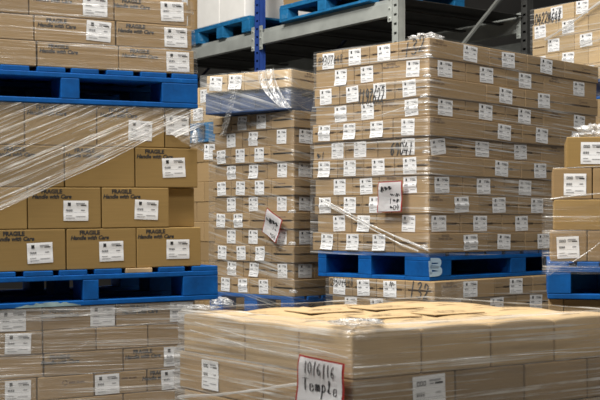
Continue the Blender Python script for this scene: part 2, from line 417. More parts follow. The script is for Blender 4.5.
# ------------------------------------------------------------------ stretch wrap
def wrap(fr, u0, u1, w0, w1, zlo, zhi, mat, label, group=None, off=.012, step=.05, amp=.006, seed=0, fold=0.0, name='stretch_wrap', dz=.03, u1f=None, w1f=None):
    """a band of film around a load.  zlo/zhi: height or function(side, a)"""
    u0 -= off; w0 -= off; u1 += off; w1 += off
    path = []                                                    # narrow face far end -> corner -> wide face -> round the back
    def seg(a, b, side):
        n = max(2, int((Vector(b) - Vector(a)).length / step))
        for i in range(n): t = i / n; path.append((a[0] + (b[0] - a[0]) * t, a[1] + (b[1] - a[1]) * t, side))
    c = .012
    seg((u0, w1 - c), (u0, w0 + c), 'L'); seg((u0, w0 + c), (u0 + c, w0), 'L'); seg((u0 + c, w0), (u1 - c, w0), 'R'); seg((u1 - c, w0), (u1, w0 + c), 'R')
    seg((u1, w0 + c), (u1, w1 - c), 'E'); seg((u1, w1 - c), (u1 - c, w1), 'E'); seg((u1 - c, w1), (u0 + c, w1), 'K'); seg((u0 + c, w1), (u0, w1 - c), 'K')
    path.append(path[0])
    bm = bmesh.new(); uvl = bm.loops.layers.uv.new('UVMap'); rows = None; dist = 0; cols = []
    cx, cy = (u0 + u1) / 2, (w0 + w1) / 2
    f0 = zlo if callable(zlo) else (lambda s, a: zlo)
    f1 = zhi if callable(zhi) else (lambda s, a: zhi)
    zs = [f1('L', y) for x, y, s in path if s == 'L'] + [f0('R', 0)]
    nr = max(4, int(abs(max(zs) - min(zs)) / dz))
    for i, (x, y, s) in enumerate(path):
        if i: dist += math.hypot(x - path[i - 1][0], y - path[i - 1][1])
        a = x if s in 'RK' else y
        zb, zt = f0(s, a), f1(s, a)
        no = Vector((-1, 0)) if s == 'L' else Vector((0, -1)) if s == 'R' else Vector((1, 0)) if s == 'E' else Vector((0, 1))
        col = []
        for r in range(nr + 1):
            z = zb + (zt - zb) * r / nr
            q = abs(noise.noise(Vector((x * 5 + seed, y * 5, z * 22)))) * amp + abs(noise.noise(Vector((x * 2, y * 2 + seed, z * 60)))) * amp * .5
            xx = u0 + (x - u0) * (u1f(z) + off - u0) / (u1 - u0) if u1f else x
            yy = w0 + (y - w0) * (w1f(z) + off - w0) / (w1 - w0) if w1f else y
            col.append((bm.verts.new((xx + no.x * q, yy + no.y * q, z)), dist, z))
        if fold:
            for k in (1, 2, 3):
                t = k / 3 * fold; jx = noise.noise(Vector((x * 6, y * 6, seed + k))) * .01
                dx = t * (1 if s == 'L' else -1 if s == 'E' else 0); dy = t * (1 if s == 'R' else -1 if s == 'K' else 0)
                col.append((bm.verts.new((x + dx + jx, y + dy + jx, zt + .014 + abs(jx))), dist, zt + t))
        cols.append(col)
    for a, b in zip(cols, cols[1:]):
        for r in range(len(a) - 1):
            vs = (a[r], b[r], b[r + 1], a[r + 1])
            if abs(vs[0][0].co.z - vs[3][0].co.z) < 1e-5 and abs(vs[1][0].co.z - vs[2][0].co.z) < 1e-5 and not fold: continue
            f = bm.faces.new([v[0] for v in vs]); f.smooth = True
            for l, v in zip(f.loops, vs): l[uvl].uv = (v[1], v[2])
    me = mesh_bm(bm, 'stretch wrap', True)
    o = link(name, me, mat, None, fr.M); tag(o, label, 'plastic wrap', group)
    return o
def rope(parent, fr, pts, r, mat=FILM_R, name='twisted_strand', flat=.5):
    """a twisted strand of film through points given in load coordinates"""
    bm = bmesh.new(); uvl = bm.loops.layers.uv.new('UVMap'); P = [Vector(p) for p in pts]; path = []
    for a, b in zip(P, P[1:]):
        n = max(2, int((b - a).length / .03)); path += [a.lerp(b, i / n) for i in range(n)]
    path.append(P[-1]); prev = None; ns = 6
    for i, p in enumerate(path):
        d = (path[min(i + 1, len(path) - 1)] - path[max(i - 1, 0)]).normalized()
        s = d.cross(Vector((0, 0, 1))); s = s.normalized() if s.length > .01 else Vector((1, 0, 0)); up = s.cross(d).normalized()
        rr = r * (.7 + .5 * noise.noise(p * 9)); tw = noise.noise(p * 4) * .004
        ring = [bm.verts.new(p + s * math.cos(t) * rr * flat + up * (math.sin(t) * rr + tw)) for t in (math.tau * k / ns for k in range(ns))]
        if prev:
            for k in range(ns):
                f = bm.faces.new((prev[k], prev[(k + 1) % ns], ring[(k + 1) % ns], ring[k])); f.smooth = True
                for l, uv in zip(f.loops, ((i - 1, k), (i - 1, k + 1), (i, k + 1), (i, k))): l[uvl].uv = (uv[0] * .03, uv[1] * .01)
        prev = ring
    return link(name, mesh_bm(bm, name, True), mat, parent, Matrix.Identity(4))
def bunch(fr, c, size, seed, label=None, parent=None, name='film_bunch', mat=FILM_W, amp=.4, frq=3.0, cat='plastic wrap'):
    """a crumpled heap of film"""
    bm = bmesh.new(); uvl = bm.loops.layers.uv.new('UVMap')
    bmesh.ops.create_icosphere(bm, subdivisions=4, radius=1)
    for v in bm.verts:
        d = v.co.normalized(); k = 1 + amp * (noise.noise(d * frq + Vector((seed, 0, 0))) + .8 * noise.noise(d * frq * 2.3 + Vector((0, seed, 0))) + .4 * noise.noise(d * frq * 6))
        v.co = Vector((d.x * k * size[0], d.y * k * size[1], max(0, d.z * k * .75 + .25) * size[2]))
    for f in bm.faces:
        for l in f.loops: l[uvl].uv = (l.vert.co.x * 3 + l.vert.co.y * 2, l.vert.co.z * 3 + l.vert.co.y)
    me = mesh_bm(bm, name, True)
    if parent: return link(name, me, mat, parent, Matrix.Translation(c))
    o = link(name, me, mat, None, fr.M @ Matrix.Translation(c)); tag(o, label, cat); return o
def sheet(fr, fn, nu, nv, mat, parent=None, name='film_sheet', Mx=None):
    bm = bmesh.new(); uvl = bm.loops.layers.uv.new('UVMap')
    g = [[bm.verts.new(fn(i / nu, j / nv)) for j in range(nv + 1)] for i in range(nu + 1)]
    for i in range(nu):
        for j in range(nv):
            f = bm.faces.new((g[i][j], g[i + 1][j], g[i + 1][j + 1], g[i][j + 1])); f.smooth = True
            for l, (a, b) in zip(f.loops, ((i, j), (i + 1, j), (i + 1, j + 1), (i, j + 1))): l[uvl].uv = (a / nu * .5, b / nv * .5)
    return link(name, mesh_bm(bm, name, True), mat, parent, Mx if Mx is not None else Matrix.Identity(4))

# ------------------------------------------------------------------ a course-by-course load
def build_load(fr, layers, ztop, h, stack, group, lab, mat=None, depR=.28, depL=.30, textm=None, layer_y=None, tscale=1.0, slots=True, corner='near corner', crown=0, dent=0, total=None, sides=('wide side', 'narrow side'), cover=None, lone=False):
    """layers from the top down.  R / L: image columns where the carton joints of the wide / narrow face stand"""
    out = []
    for i, ly in enumerate(layers):
        z1 = ztop - i * h; z0 = z1 - h
        ym = HZ - (((z0 + z1) / 2) - EZ) * F / fr.depth
        def S(side, px): return fr.hit(side, px, ym)[0]
        R = sorted(S('R', p) if p is not None else 0 for p in ly['R']); L = sorted(S('L', p) for p in ly['L']) if 'L' in ly else None
        if not lone: R[0] = ly.get('c', 0.0)
        bxs = []
        if L:
            L[0] = ly.get('c', 0.0); w1 = L[1]
            bxs.append((R[0], R[1], L[0], w1, 'C', 0))
            for k in range(1, len(R) - 1): bxs.append((R[k], R[k + 1], L[0], w1, 'R', k))
            for k in range(1, len(L) - 1): bxs.append((R[0], min(R[1], depL) if depL else R[1], L[k], L[k + 1], 'L', k))
        else:
            dR = ly.get('dep', depR); off = ly.get('off', {})
            for k in range(len(R) - 1): bxs.append((R[k], R[k + 1], off.get(k, 0), dR, 'R', k))
        for (a, b, c, d, side, k) in bxs:
            wide_w, nar_w = b - a, d - c
            endR = slots and side in 'CR' and wide_w < ly.get('endR', .43)
            endL = slots and side in 'CL' and nar_w < ly.get('endL', .25)
            slot = ('R' if endR else '') + ('L' if endL else '')
            items = []
            def inR(p, y=None): s = S('R', p); return side in 'CR' and a <= s <= b
            def inL(p, y=None): s = S('L', p); return side in 'CL' and c <= s <= d
            for (fld, sd, test) in (('RL', 'R', inR), ('LL', 'L', inL)):
                for e in ly.get(fld, ()):
                    px = e[0] if isinstance(e, tuple) else e
                    if test(px): items.append(('lab', sd, e))
            for (fld, sd, test) in (('RT', 'R', inR), ('LT', 'L', inL), ('RM', 'R', inR), ('LM', 'L', inL)):
                for e in ly.get(fld, ()):
                    if test(e): items.append(('txt' if fld[1] == 'T' else 'mrk', sd, e))
            for e in ly.get('W', ()):
                if (inR if e[0] == 'R' else inL)(e[1]): items.append(('wri', e[0], e))
            kinds = [x[0] for x in items]
            look = 'blank'
            if 'wri' in kinds: look = [x for x in items if x[0] == 'wri'][0][2][6]
            elif 'lab' in kinds and 'txt' in kinds: look = 'printed, labelled'
            elif 'lab' in kinds: look = 'labelled'
            elif 'txt' in kinds: look = 'unlabelled printed'
            if ly.get('off', {}).get(k): look = 'set-back ' + look
            pos = ('corner carton' if side == 'C' else 'carton, %s from %s, %s' % (ORD[(k + 1) if L else (len(R) - 1 - k)], corner, sides[0] if side == 'R' else sides[1]))
            if not L: pos = 'carton, %s from %s' % (ORD[len(R) - 1 - k] if lone else ORD[k + 1], corner)
            course = 'top course' if i == 0 else '%s course down' % ORD[i + 1]
            lbl = '%s %s, %s, %s' % (look, pos, course, stack)
            mm = mat
            if cover and cover(i, k): mm = cover(i, k)
            ct = Carton(fr, a, b, c, d, z0, z1, lbl, group, mm, slot, crown=crown, dent=dent)
            ct.o['_'] = 0; del ct.o['_']
            for kd, sd, e in items:
                if kd == 'lab':
                    px = e[0] if isinstance(e, tuple) else e
                    dz = e[1] if isinstance(e, tuple) and len(e) > 1 else 0.0
                    w_, h_, ov = lab[sd] if len(lab[sd]) == 3 else (*lab[sd], False)
                    curl = random.choice((0, 0, 0, 1, 2)) if sd == 'L' or lab.get('curl') else random.choice((0,) * 9 + (1,))
                    if ly.get('W'): curl = 0
                    rt = e[2] if isinstance(e, tuple) and len(e) > 2 else random.uniform(-.05, .05)
                    s_ = S(sd, px); lo, hi = (a, b) if sd == 'R' else (c, d)
                    dz = max(min(dz, h / 2 - h_ / 2 - .004), -(h / 2 - h_ / 2 - .004)) if h > h_ + .008 else 0
                    s_ = min(max(s_, lo + w_ * .5 + .005), hi - w_ * .5 - .005)
                    ct.decal('shipping_label', get_label(w_, h_, curl, ov), sd, s_, (z0 + z1) / 2 + dz, rot=rt)
                elif kd == 'txt':
                    o = ct.decal('printed_text', textm or FRAG, sd, S(sd, e), z1 - .029 * tscale, off=.0006)
                    o.scale = (tscale,) * 3
                elif kd == 'mrk':
                    ct.decal('printed_mark', MARK, sd, S(sd, e), z1 - .03, off=.0006)
                else:
                    _, px, py, wpx, hm, body, _d, lw = e[:8]
                    s_, zz = fr.hit(sd, px, py); s2, _ = fr.hit(sd, px + wpx, py)
                    me = pen(body, abs(s2 - s_), hm, lw, slant=.12, rise=e[8] if len(e) > 8 else 0); me.materials.append(M_INK)
                    ct.decal('handwriting', me, sd, s_, zz, off=.0035)
            out.append(ct)
    return out

# ================================================================== C : the tall central load
frC = Frame(429.5, 6.27, 44.8)
zC = [frC.z(37), frC.z(253)]; hC = (zC[0] - zC[1]) / 11
LC = [
 dict(R=[430, 489.5, 527.5, 565, 599], L=[430, 398, 369, 341.5, 315.5], RL=[470.5, 508.5, 546.5], LL=[(383.5, 0), 354.5, (328, -.018)], RT=[440], RM=[583],
      W=[('L', 330, 60, 25, .045, '0930/648', '0930/648-scribbled', .004), ('L', 414, 48.5, 21, .085, '132', '132-marked', .007, .008)]),
 dict(R=[430, 467, 507.5, 545, 598], L=[430, 381, 353, 315], RL=[446, 487.5, 526, 580], LL=[412, 366, 340], RT=[556], LT=[390], c=.006),
 dict(R=[430, 486, 525, 563.5, 598], L=[430, 395, 367, 339.5, 314.5], RL=[505.5, 543.5], LL=[409.5, 380, 352.5, 326], RT=[437], RM=[580],
      W=[('L', 371, 96, 27, .082, '1197622', '1197622-marked', .007)], c=-.004),
 dict(R=[430, 466.5, 506.5, 544, 597], L=[430, 381.5, 353, 315], RL=[446, 486.5, 525, 580], LL=[411, 367, 340], RT=[556], LT=[389], c=.003),
 dict(R=[430, 483.5, 522, 560, 595], L=[430, 393, 362.5, 337, 312.5], RL=[504, 541.5, 577], LL=[408, 377, 349.5, 324.5], RT=[437], c=-.004),
 dict(R=[430, 463.5, 504.5, 543, 594], L=[430, 376, 344, 312], RL=[(440, -.004, .13), 484, 522.5], LL=[(406.5, 0), 358.5, 336], RT=[556],
      W=[('L', 400, 148.5, 23, .068, '69041', '69041-marked', .0075), ('L', 319.5, 156, 9, .05, '~1', 'scrawled', .005)], c=.012),
 dict(R=[430, 484, 521.5, 560, 595], L=[430, 394, 363.5, 337, 312.5], RL=[502, 540.5], LL=[409.5, 378, 349.5, 324], RT=[436], c=.0),
 dict(R=[430, 464.5, 506, 545, 594], L=[430, 378, 351.5, 314], RL=[443.5, 485, 526.5], LL=[409, 365, 338.5], LT=[390], c=.008),
 dict(R=[430, 481, 520, 558, 594], L=[430, 390, 361.5, 336.5, 313], RL=[(463, 0), 500.5, 538.5], LL=[374.5, 348.5, 324], RT=[437], c=.008),
 dict(R=[430, 462.5, 504, 545, 592], L=[430, 375, 350, 316], RL=[441, 482, 523.5], LL=[407, 362, 337.5], c=.012),
 dict(R=[430, 487, 524.5, 562, 593], L=[430, 395, 364, 338, 313], RL=[470, 503.5, 543], LL=[379.5, 353, 327.5], RT=[445], c=-.006),
]
gC = 'cartons of the tall central load'
C_cartons = build_load(frC, LC, zC[0], hC, 'tall central load', gC, dict(R=(.128, .087), L=(.094, .09)), M_CARD, textm=FRAG_S, tscale=.75)
UC = frC.hit('R', 600, 60)[0]; WC = frC.hit('L', 312, 150)[0]
def us(fr, *px, y=268): return [fr.hit('R', p, y)[0] for p in px]
def ws(fr, *px, y=268): return [fr.hit('L', p, y)[0] for p in px]
b1, b2, b3, b4 = us(frC, 451.5, 511, 526, 585); c1, c2, c3, c4, c5 = ws(frC, 404.5, 371, 358, 326, 318)
pC = pallet(frC, 0, b4, 0, c5, zC[1] - .1505, 'blue pallet carrying the tall central load, with pale mark on its corner block', 'blue pallets', M_BLUE,
            bu=[(0, b1), (b2, b3), (b4 - .15, b4)], bw=[(0, c1), (c2, c3), (c4, c5)], along='w', base='both', ndeck=9, rows=(1, 2), cross=True)
mk = pen('B', .17, .078, .026, jit=.04); mk.materials.append(M_PWHITE)
link('painted_mark', mk, None, pC, Matrix.Translation((fr_s := frC.hit('R', 435.5, 268)[0], -.0015, .07)) @ BASIS['R'])['label'] = 'pale hand-painted letter on the corner block'

# C2 : the load under it
frC2 = Frame(434.5, 6.2, 44.8)
zC2 = zC[1] - .1512; hC2 = (zC2 - .1512) / 6
LC2 = []
for i in range(6):
    if i % 2 == 0: d = dict(R=[435, 495, 533, 571, 600], L=[435, 404.6, 376, 352, 328], RL=[470.5, 516.5, 553], LL=[339, 363, 389.5])
    else: d = dict(R=[435, 473, 517.5, 556, 600], L=[435, 386, 362, 331], RL=[455, 498, 537, 578], LL=[376, 350])
    if i == 0: d['RT'] = [450]; d['W'] = [('L', 341, 281.5, 24, .04, '0930/648', '0930/648-scribbled', .004), ('L', 419, 289.5, 20, .085, '132', '132-marked', .007, -.004), ('L', 391.5, 284, 5, .03, '^', 'scrawl-marked', .005)]
    if i > 1: d = dict(R=[435, 517, 600], L=[435, 328])
    d['c'] = (i % 2) * .006; LC2.append(d)
build_load(frC2, LC2, zC2, hC2, 'load under the central pallet', 'cartons of the load under the central pallet', dict(R=(.128, .087), L=(.094, .09)), M_CARD, textm=FRAG_S, tscale=.75)
U2 = frC2.hit('R', 601, 290)[0]; W2 = frC2.hit('L', 327.5, 290)[0]
pallet(frC2, 0, U2, 0, W2, 0, 'blue pallet on the floor under the central loads', 'blue pallets', M_BLUE)

def closing(fr, R1, L1, U, W, ztop, h, stack, group, n=2):  # unseen cartons added to stop light falling into the hollow load
    for k in range(n):
        Carton(fr, R1 + .003 + (U - R1 - .006) * k / n, R1 + .003 + (U - R1 - .006) * (k + 1) / n, L1 + .003, W - .004, ztop - h, ztop, 'added light-blocking inner carton, %s from near corner, top course, %s' % (ORD[k + 1], stack), group)
def first(fr, d, ym): return max(fr.hit('R', d['R'][1], ym)[0], .30), fr.hit('L', d['L'][1], ym)[0]
closing(frC, *first(frC, LC[0], 50), UC - .01, frC.hit('L', 317, 60)[0], zC[0], hC, 'tall central load', gC, 3)
closing(frC2, *first(frC2, LC2[0], 290), U2 - .01, W2, zC2, hC2, 'load under the central pallet', 'cartons of the load under the central pallet', 3)
# film on C
wC = wrap(frC, 0, UC, 0, WC, zC[1] - .02, zC[0] + .004, FILM_C, 'clear stretch wrap around the tall central load', off=.012, seed=2, w1f=lambda z: frC.hit('L', 315.3, 60)[0] + (WC - frC.hit('L', 315.3, 60)[0]) * min(1, max(0, (zC[0] - 2.6 * hC - z) / hC)))
def ptL(fr, px, py, off=-.03): a, z = fr.hit('L', px, py, off); return (off, a, z)
def ptR(fr, px, py, off=-.03): a, z = fr.hit('R', px, py, off); return (a, off, z)
rope(wC, frC, [ptL(frC, 319, 198), ptL(frC, 345, 212), ptL(frC, 368, 224), ptL(frC, 395, 236), ptL(frC, 428, 250)], .008)
rope(wC, frC, [ptL(frC, 325, 204), ptL(frC, 368, 227), ptL(frC, 400, 244), ptL(frC, 418, 251)], .006)
rope(wC, frC, [ptL(frC, 313, 66), ptL(frC, 380, 61), ptL(frC, 427, 55)], .003)
rope(wC, frC, [ptL(frC, 313, 128), ptL(frC, 380, 115), ptL(frC, 428, 100)], .003)
rope(wC, frC, [ptL(frC, 312, 148), ptL(frC, 380, 142), ptL(frC, 428, 139)], .004)
for k, (px, py) in enumerate(((428, 57), (427, 77), (424, 97), (426, 153), (424, 248))):
    bunch(frC, Vector(ptL(frC, px, py, -.034)), (.010, .022, .016), 11 + k, parent=wC, name='film_knot', amp=.5)
bunch(frC, (.16, .16, zC[0] + .003), (.085, .095, .05), 5, label='crumpled clear film heaped on top of the tall central load')
wC2 = wrap(frC2, 0, U2, 0, W2, .10, zC2 - .004, FILM_C, 'clear stretch wrap around the load under the central pallet', off=.013, seed=5)
def swC2(s, t):
    a0 = frC2.hit('R', 436 + 32 * s, 290)[0]
    return (a0, -.035 - .01 * math.sin(9 * s), zC2 - .004 - t * .11 + .02 * s)
sheet(frC2, swC2, 10, 8, FILM_B, wC2, 'film_tail')

# ================================================================== paper signs with a red border
def sign(fr, side, quadpx, texts, label, off=-.04, lw=.006):
    pts = [Vector(ptL(fr, *p, off) if side == 'L' else ptR(fr, *p, off)) for p in quadpx]      # top left, top right, bottom right, bottom left
    c = sum(pts, Vector()) / 4
    def P(s, t): return pts[0].lerp(pts[1], s).lerp(pts[3].lerp(pts[2], s), t)
    nrm = Vector((-1, 0, 0)) if side == 'L' else Vector((0, -1, 0))
    root = link('paper_sign', None, None, None, fr.M @ Matrix.Translation(c)); tag(root, label, 'sign')
    def bend(s, t): return nrm * (.004 * math.sin(s * 5 + t * 3) + .003 * math.sin(t * 8))
    def grid(s0, s1, t0, t1, lift, n=8):
        bm = bmesh.new(); g = []
        for i in range(n + 1):
            g.append([bm.verts.new(P(s0 + (s1 - s0) * i / n, t0 + (t1 - t0) * j / n) - c + bend(s0 + (s1 - s0) * i / n, t0 + (t1 - t0) * j / n) + nrm * lift) for j in range(n + 1)])
        for i in range(n):
            for j in range(n): bm.faces.new((g[i][j], g[i][j + 1], g[i + 1][j + 1], g[i + 1][j]))
        return bm
    def thick(bm, d):
        bmesh.ops.solidify(bm, geom=bm.faces[:], thickness=d); return bm
    link('red_border', mesh_bm(thick(grid(0, 1, 0, 1, 0), .0008), 'red border'), M_RED, root)
    link('paper', mesh_bm(thick(grid(.04, .96, .03, .97, .0022), .0006), 'paper'), M_PAPER, root)
    for body, s0, s1, t0, t1, w in texts:
        me = pen(body, 1, 1, w, jit=.03)
        for v in me.vertices:
            x, y = v.co.x, v.co.y
            s = s0 + (s1 - s0) * (x + .5); t = t1 + (t0 - t1) * (y + .5)
            v.co = P(s, t) - c + bend(s, t) + nrm * .0042
        link('handwriting', me, M_INK, root)
    return root
sign(frC, 'L', ((378.5, 182), (402, 180.5), (402.5, 212), (377.5, 212.5)), [('^~~', .15, .6, .12, .36, .07), ('~^', .5, .92, .38, .52, .07), ('1~^', .45, .9, .56, .72, .06), ('~04', .5, .92, .76, .92, .06)],
     'white paper sign with red border and scrawled pen on the tall central load', off=-.045)

# ================================================================== A : three pallet loads stacked at the side
frA = Frame(200, 5.2, 28.3, tilt=-.011)
zA = lambda y: frA.z(y)
A1t, A1b = zA(3), zA(75); hA1 = (A1t - A1b) / 3
A2t, A2b = A1b - .152, zA(266); hA2 = (A2t - A2b) / 4
A3t = A2b - .151; hA3 = (A3t - .1512) / 6
gA = dict(R=(.108, .085), L=(.1, .085))
A1 = [dict(R=[-55, 29, 114.5, 188], RL=[(95.5, .004), (172.5, .006)], RT=[53, 132]),
      dict(R=[-48, 34.5, 116, 192], RL=[(99, .004), (176, 0)], RT=[57, 136]),
      dict(R=[-45, 37, 119, 194.5], RL=[(178, 0)], RT=[59, 140])]
build_load(frA, A1, A1t, hA1, 'topmost load beside rack', 'cartons of the topmost load', gA, M_CARD, lone=True, corner='free end', depR=.94, slots=False)
A2 = [dict(R=[-50, 24.5, 97, 165, 191], RL=[(140.5, -.015), (174, .012)], RT=[47, 119]),
      dict(R=[-6, 64.5, 135, 198], RL=[(174, 0)], RT=[15, 85, 155]),
      dict(R=[-46, 27.5, 101.5, 169.5, 198], RL=[(76, -.012), (146.5, -.01)], RT=[52, 122], off={3: .035}),
      dict(R=[-4, 66, 136.5, 201.5], RL=[(40, -.012), (111.5, -.012), (178, -.01)], RT=[14, 90, 156])]
build_load(frA, A2, A2t, hA2, 'half-wrapped FRAGILE load', 'cartons of the half-wrapped load', gA, M_CARDW, lone=True, corner='free end', depR=.94, slots=False, tscale=1.02)
A3 = [dict(R=[-45, 42.5, 116, 196], RL=[(13, -.02), (105, .0), (181.5, .0)], RT=[60, 140]),
      dict(R=[-45, 42.5, 96, 148, 196], RL=[(18, .0)]),
      dict(R=[-45, 43.5, 123, 196], RL=[(175.5, 0)], RT=[60, 143]),
      dict(R=[-45, 37, 94, 147, 196], RL=[(18, .0), (105, -.025), (173, -.01)], RM=[65, 118], RT=[160]),
      dict(R=[-45, 43.5, 123, 196]), dict(R=[-45, 37, 94, 147, 196])]
build_load(frA, A3, A3t, hA3, 'lowest wrapped load', 'cartons of the lowest load', gA, M_CARD, lone=True, corner='free end', depR=.94, slots=False)
def sA(px, y): return frA.hit('R', px, y)[0]
def palA(y, right, mid, z0, label, wood=None):
    e1 = sA(right[1], y); e0 = sA(right[0], y); m0, m1 = sA(mid[0], y), sA(mid[1], y); left = 2 * (m0 + m1) / 2 - (e0 + e1) / 2
    l0 = left - (e1 - e0) / 2
    return pallet(frA, l0, e1, -.012, .95, z0, label, 'blue pallets', M_BLUE, bu=[(l0, l0 + e1 - e0), (m0, m1), (e0, e1)], bw=[(-.012, .13), (.40, .54), (.81, .95)], along='w', base='u', ndeck=8, wood=wood)
palA(95, (161, 197), (60, 79), A1b - .1505, 'blue pallet between the topmost load and the half-wrapped load beside rack')
pA2 = palA(285, (182, 217), (82, 98), A2b - .1505, 'blue pallet with chipped edge between the half-wrapped and lowest wrapped loads', wood=M_WOOD)
bm = bmesh.new(); rr = random.Random(3); xs = [sA(14, 303) + (sA(80, 303) - sA(14, 303)) * k / 22 for k in range(23)]; x00 = pA2.matrix_basis.copy(); o00 = (frA.I @ pA2.matrix_basis).translation
lo = [bm.verts.new((x - o00.x, -.0012, .001)) for x in xs]; hi = [bm.verts.new((x - o00.x, -.0012, .003 + .017 * min(1, math.sin(math.pi * k / 22) * rr.uniform(.55, 1.5)))) for k, x in enumerate(xs)]
for k in range(22): bm.faces.new((lo[k], lo[k + 1], hi[k + 1], hi[k]))
link('worn_edge', mesh_bm(bm, 'worn edge'), simple('worn bare wood', (.26, .36, .36), .8, var=.3, scale=20), pA2)['label'] = 'pale chipped edge of the bottom board'
UA0 = sA(-48, 350); UA1 = sA(197, 350)
pallet(frA, UA0, UA1, 0, .95, 0, 'blue pallet on the floor under the lowest wrapped load', 'blue pallets', M_BLUE)
# film
a0 = sA(-60, 40); a1 = sA(195, 40)
wrap(frA, a0, a1 + .02, 0, .95, A1b + .005, A1t + .003, FILM_FINE, 'thin clear wrap around the topmost load beside rack', off=.010, seed=8, u1f=lambda z: sA(190.5, 10) + (sA(196, 70) - sA(190.5, 10)) * min(1, (A1t - z) / (A1t - A1b)))
top2 = A2t - .002
def edgeA(s, a):
    pts = [(sA(-40, 228), zA(236)), (sA(0, 209), frA.hit('R', 0, 209)[1]), (sA(100, 164), frA.hit('R', 100, 164)[1]), (sA(165, 131), frA.hit('R', 165, 131)[1]), (sA(185, 140), frA.hit('R', 185, 145)[1]), (sA(203, 150), frA.hit('R', 203, 152)[1])]
    if s == 'L': return pts[0][1]
    if s == 'E': return pts[-1][1]
    if a <= pts[0][0]: return pts[0][1]
    for (x0, y0), (x1, y1) in zip(pts, pts[1:]):
        if a <= x1: return y0 + (y1 - y0) * (a - x0) / (x1 - x0)
    return pts[-1][1]
wA = wrap(frA, sA(-58, 150), sA(201, 150), 0, .95, edgeA, top2, FILM_A, 'torn clear wrap crossing the half-wrapped FRAGILE load on a slant', off=.014, seed=3, step=.03)
def ln(p, q, off=-.022): return [ptR(frA, *p, off), ptR(frA, (p[0] + q[0]) / 2, (p[1] + q[1]) / 2 + .6, off), ptR(frA, *q, off)]
for p, q, r in (((-8, 213), (100, 164), .0022), ((100, 164), (162, 132), .0025), ((-5, 209), (96, 163), .0016), ((20, 196), (160, 129), .0016)):
    rope(wA, frA, ln(p, q), r)
rr = random.Random(5)
for k in range(30):
    xa_ = rr.uniform(-5, 110); d_ = rr.uniform(4, 75) ** 1.0; xb_ = min(xa_ + rr.uniform(25, 80), 160)
    e = lambda x: 209 - .455 * x - d_
    if e(xb_) < 108: xb_ = min(xb_, (209 - d_ - 108) / .455)
    if xb_ - xa_ < 12: continue
    rope(wA, frA, ln((xa_, e(xa_)), (xb_, e(xb_))), rr.uniform(.0006, .0014))
bunch(frA, (sA(193, 140), -.02, frA.hit('R', 193, 143)[1]), (.012, .012, .05), 21, parent=wA, name='film_knot', amp=.6)
wA3 = wrap(frA, UA0, UA1, 0, .96, .13, A3t - .002, FILM_A3, 'layered clear wrap around the lowest load', off=.013, seed=4)
rope(wA3, frA, ln((-5, 322), (60, 316)) + ln((60, 316), (190, 306)), .009, FILM_B)
rope(wA3, frA, ln((-5, 337), (90, 328)) + ln((90, 328), (194, 320)), .006, FILM_B)

# ================================================================== B : second load behind, pallet sandwiched near its top
frB = Frame(294, 7.19, 43.5)
zBt, zBb = frB.z(110), frB.z(297); hB = (zBt - zBb) / 11
LBodd = dict(R=[294, 331, 385], L=[294, 271, 249.5, 231, 212.5], LL=[221.5, 240.5, 259.5])
LBeven = dict(R=[294, 316, 380], L=[294, 265.5, 241, 213.5], RL=[307], LL=[230, 252, 280.5])
LB = []
for i in range(11):
    d = dict(LBodd if i % 2 == 0 else LBeven); d['c'] = (0, .012)[i % 2] + random.uniform(-.004, .004)
    if i == 6: d['LL'] = [220.5, 238]
    if i == 0: d['LL'] = [242, 261]
    if i == 10: d['LL'] = [225.5, 243, 263.5]
    if i % 2 == 1: d['RT'] = []
    else: d['LM'] = [276]
    LB.append(d)
gB = 'cartons of the load behind, with the slanted sign'
build_load(frB, LB, zBt, hB, 'load with slanted sign', gB, dict(R=(.115, .085), L=(.088, .088), curl=True), M_CARD, textm=FRAG_S, tscale=.7)
UB = frB.hit('R', 386, 200)[0]; WB = frB.hit('L', 212, 200)[0]
closing(frB, *first(frB, LB[0], 120), UB - .02, WB, zBt, hB, 'load with slanted sign', gB, 2)
pallet(frB, -.012, UB, -.012, WB + .008, zBb - .1505, 'film-covered blue pallet under the load with the slanted sign', 'blue pallets', M_BLUE)
zB2 = zBb - .1512; hB2 = (zB2 - .1512) / 3
build_load(frB, [dict(R=[294, 385], L=[294, 240, 213]) for _ in range(3)], zB2, hB2, 'floor load beneath slanted-sign load', 'cartons of the floor load behind', dict(R=(.1, .08), L=(.1, .08)), M_CARD)
pallet(frB, 0, UB, 0, WB, 0, 'blue pallet on the floor under the slanted sign stack', 'blue pallets', M_BLUE)
wB = wrap(frB, 0, UB, 0, WB, zBb - .10, zBt + .0, FILM_B, 'dusty clear wrap around the load with the slanted sign', off=.02, seed=6)
sign(frB, 'L', ((267.2, 207.5), (282.3, 220), (276.5, 243.5), (262.5, 232)), [('~^', .1, .5, .3, .5, .07), ('^~~', .3, .85, .2, .5, .07), ('1~', .5, .85, .5, .62, .07), ('~04', .5, .9, .75, .9, .06)],
     'diamond-tilted white paper sign with red border on the load behind', off=-.045)
for k, (px, py) in enumerate(((292, 245), (292, 213), (293, 293))):
    bunch(frB, Vector(ptL(frB, px, py, -.04)), (.010, .03, .02), 31 + k, parent=wB, name='film_knot', amp=.5)
bunch(frB, Vector(ptL(frB, 222, 303, -.2)) - Vector((0, 0, .01)), (.05, .085, .045), 9, label='white knotted film tail hanging by the film-covered pallet')
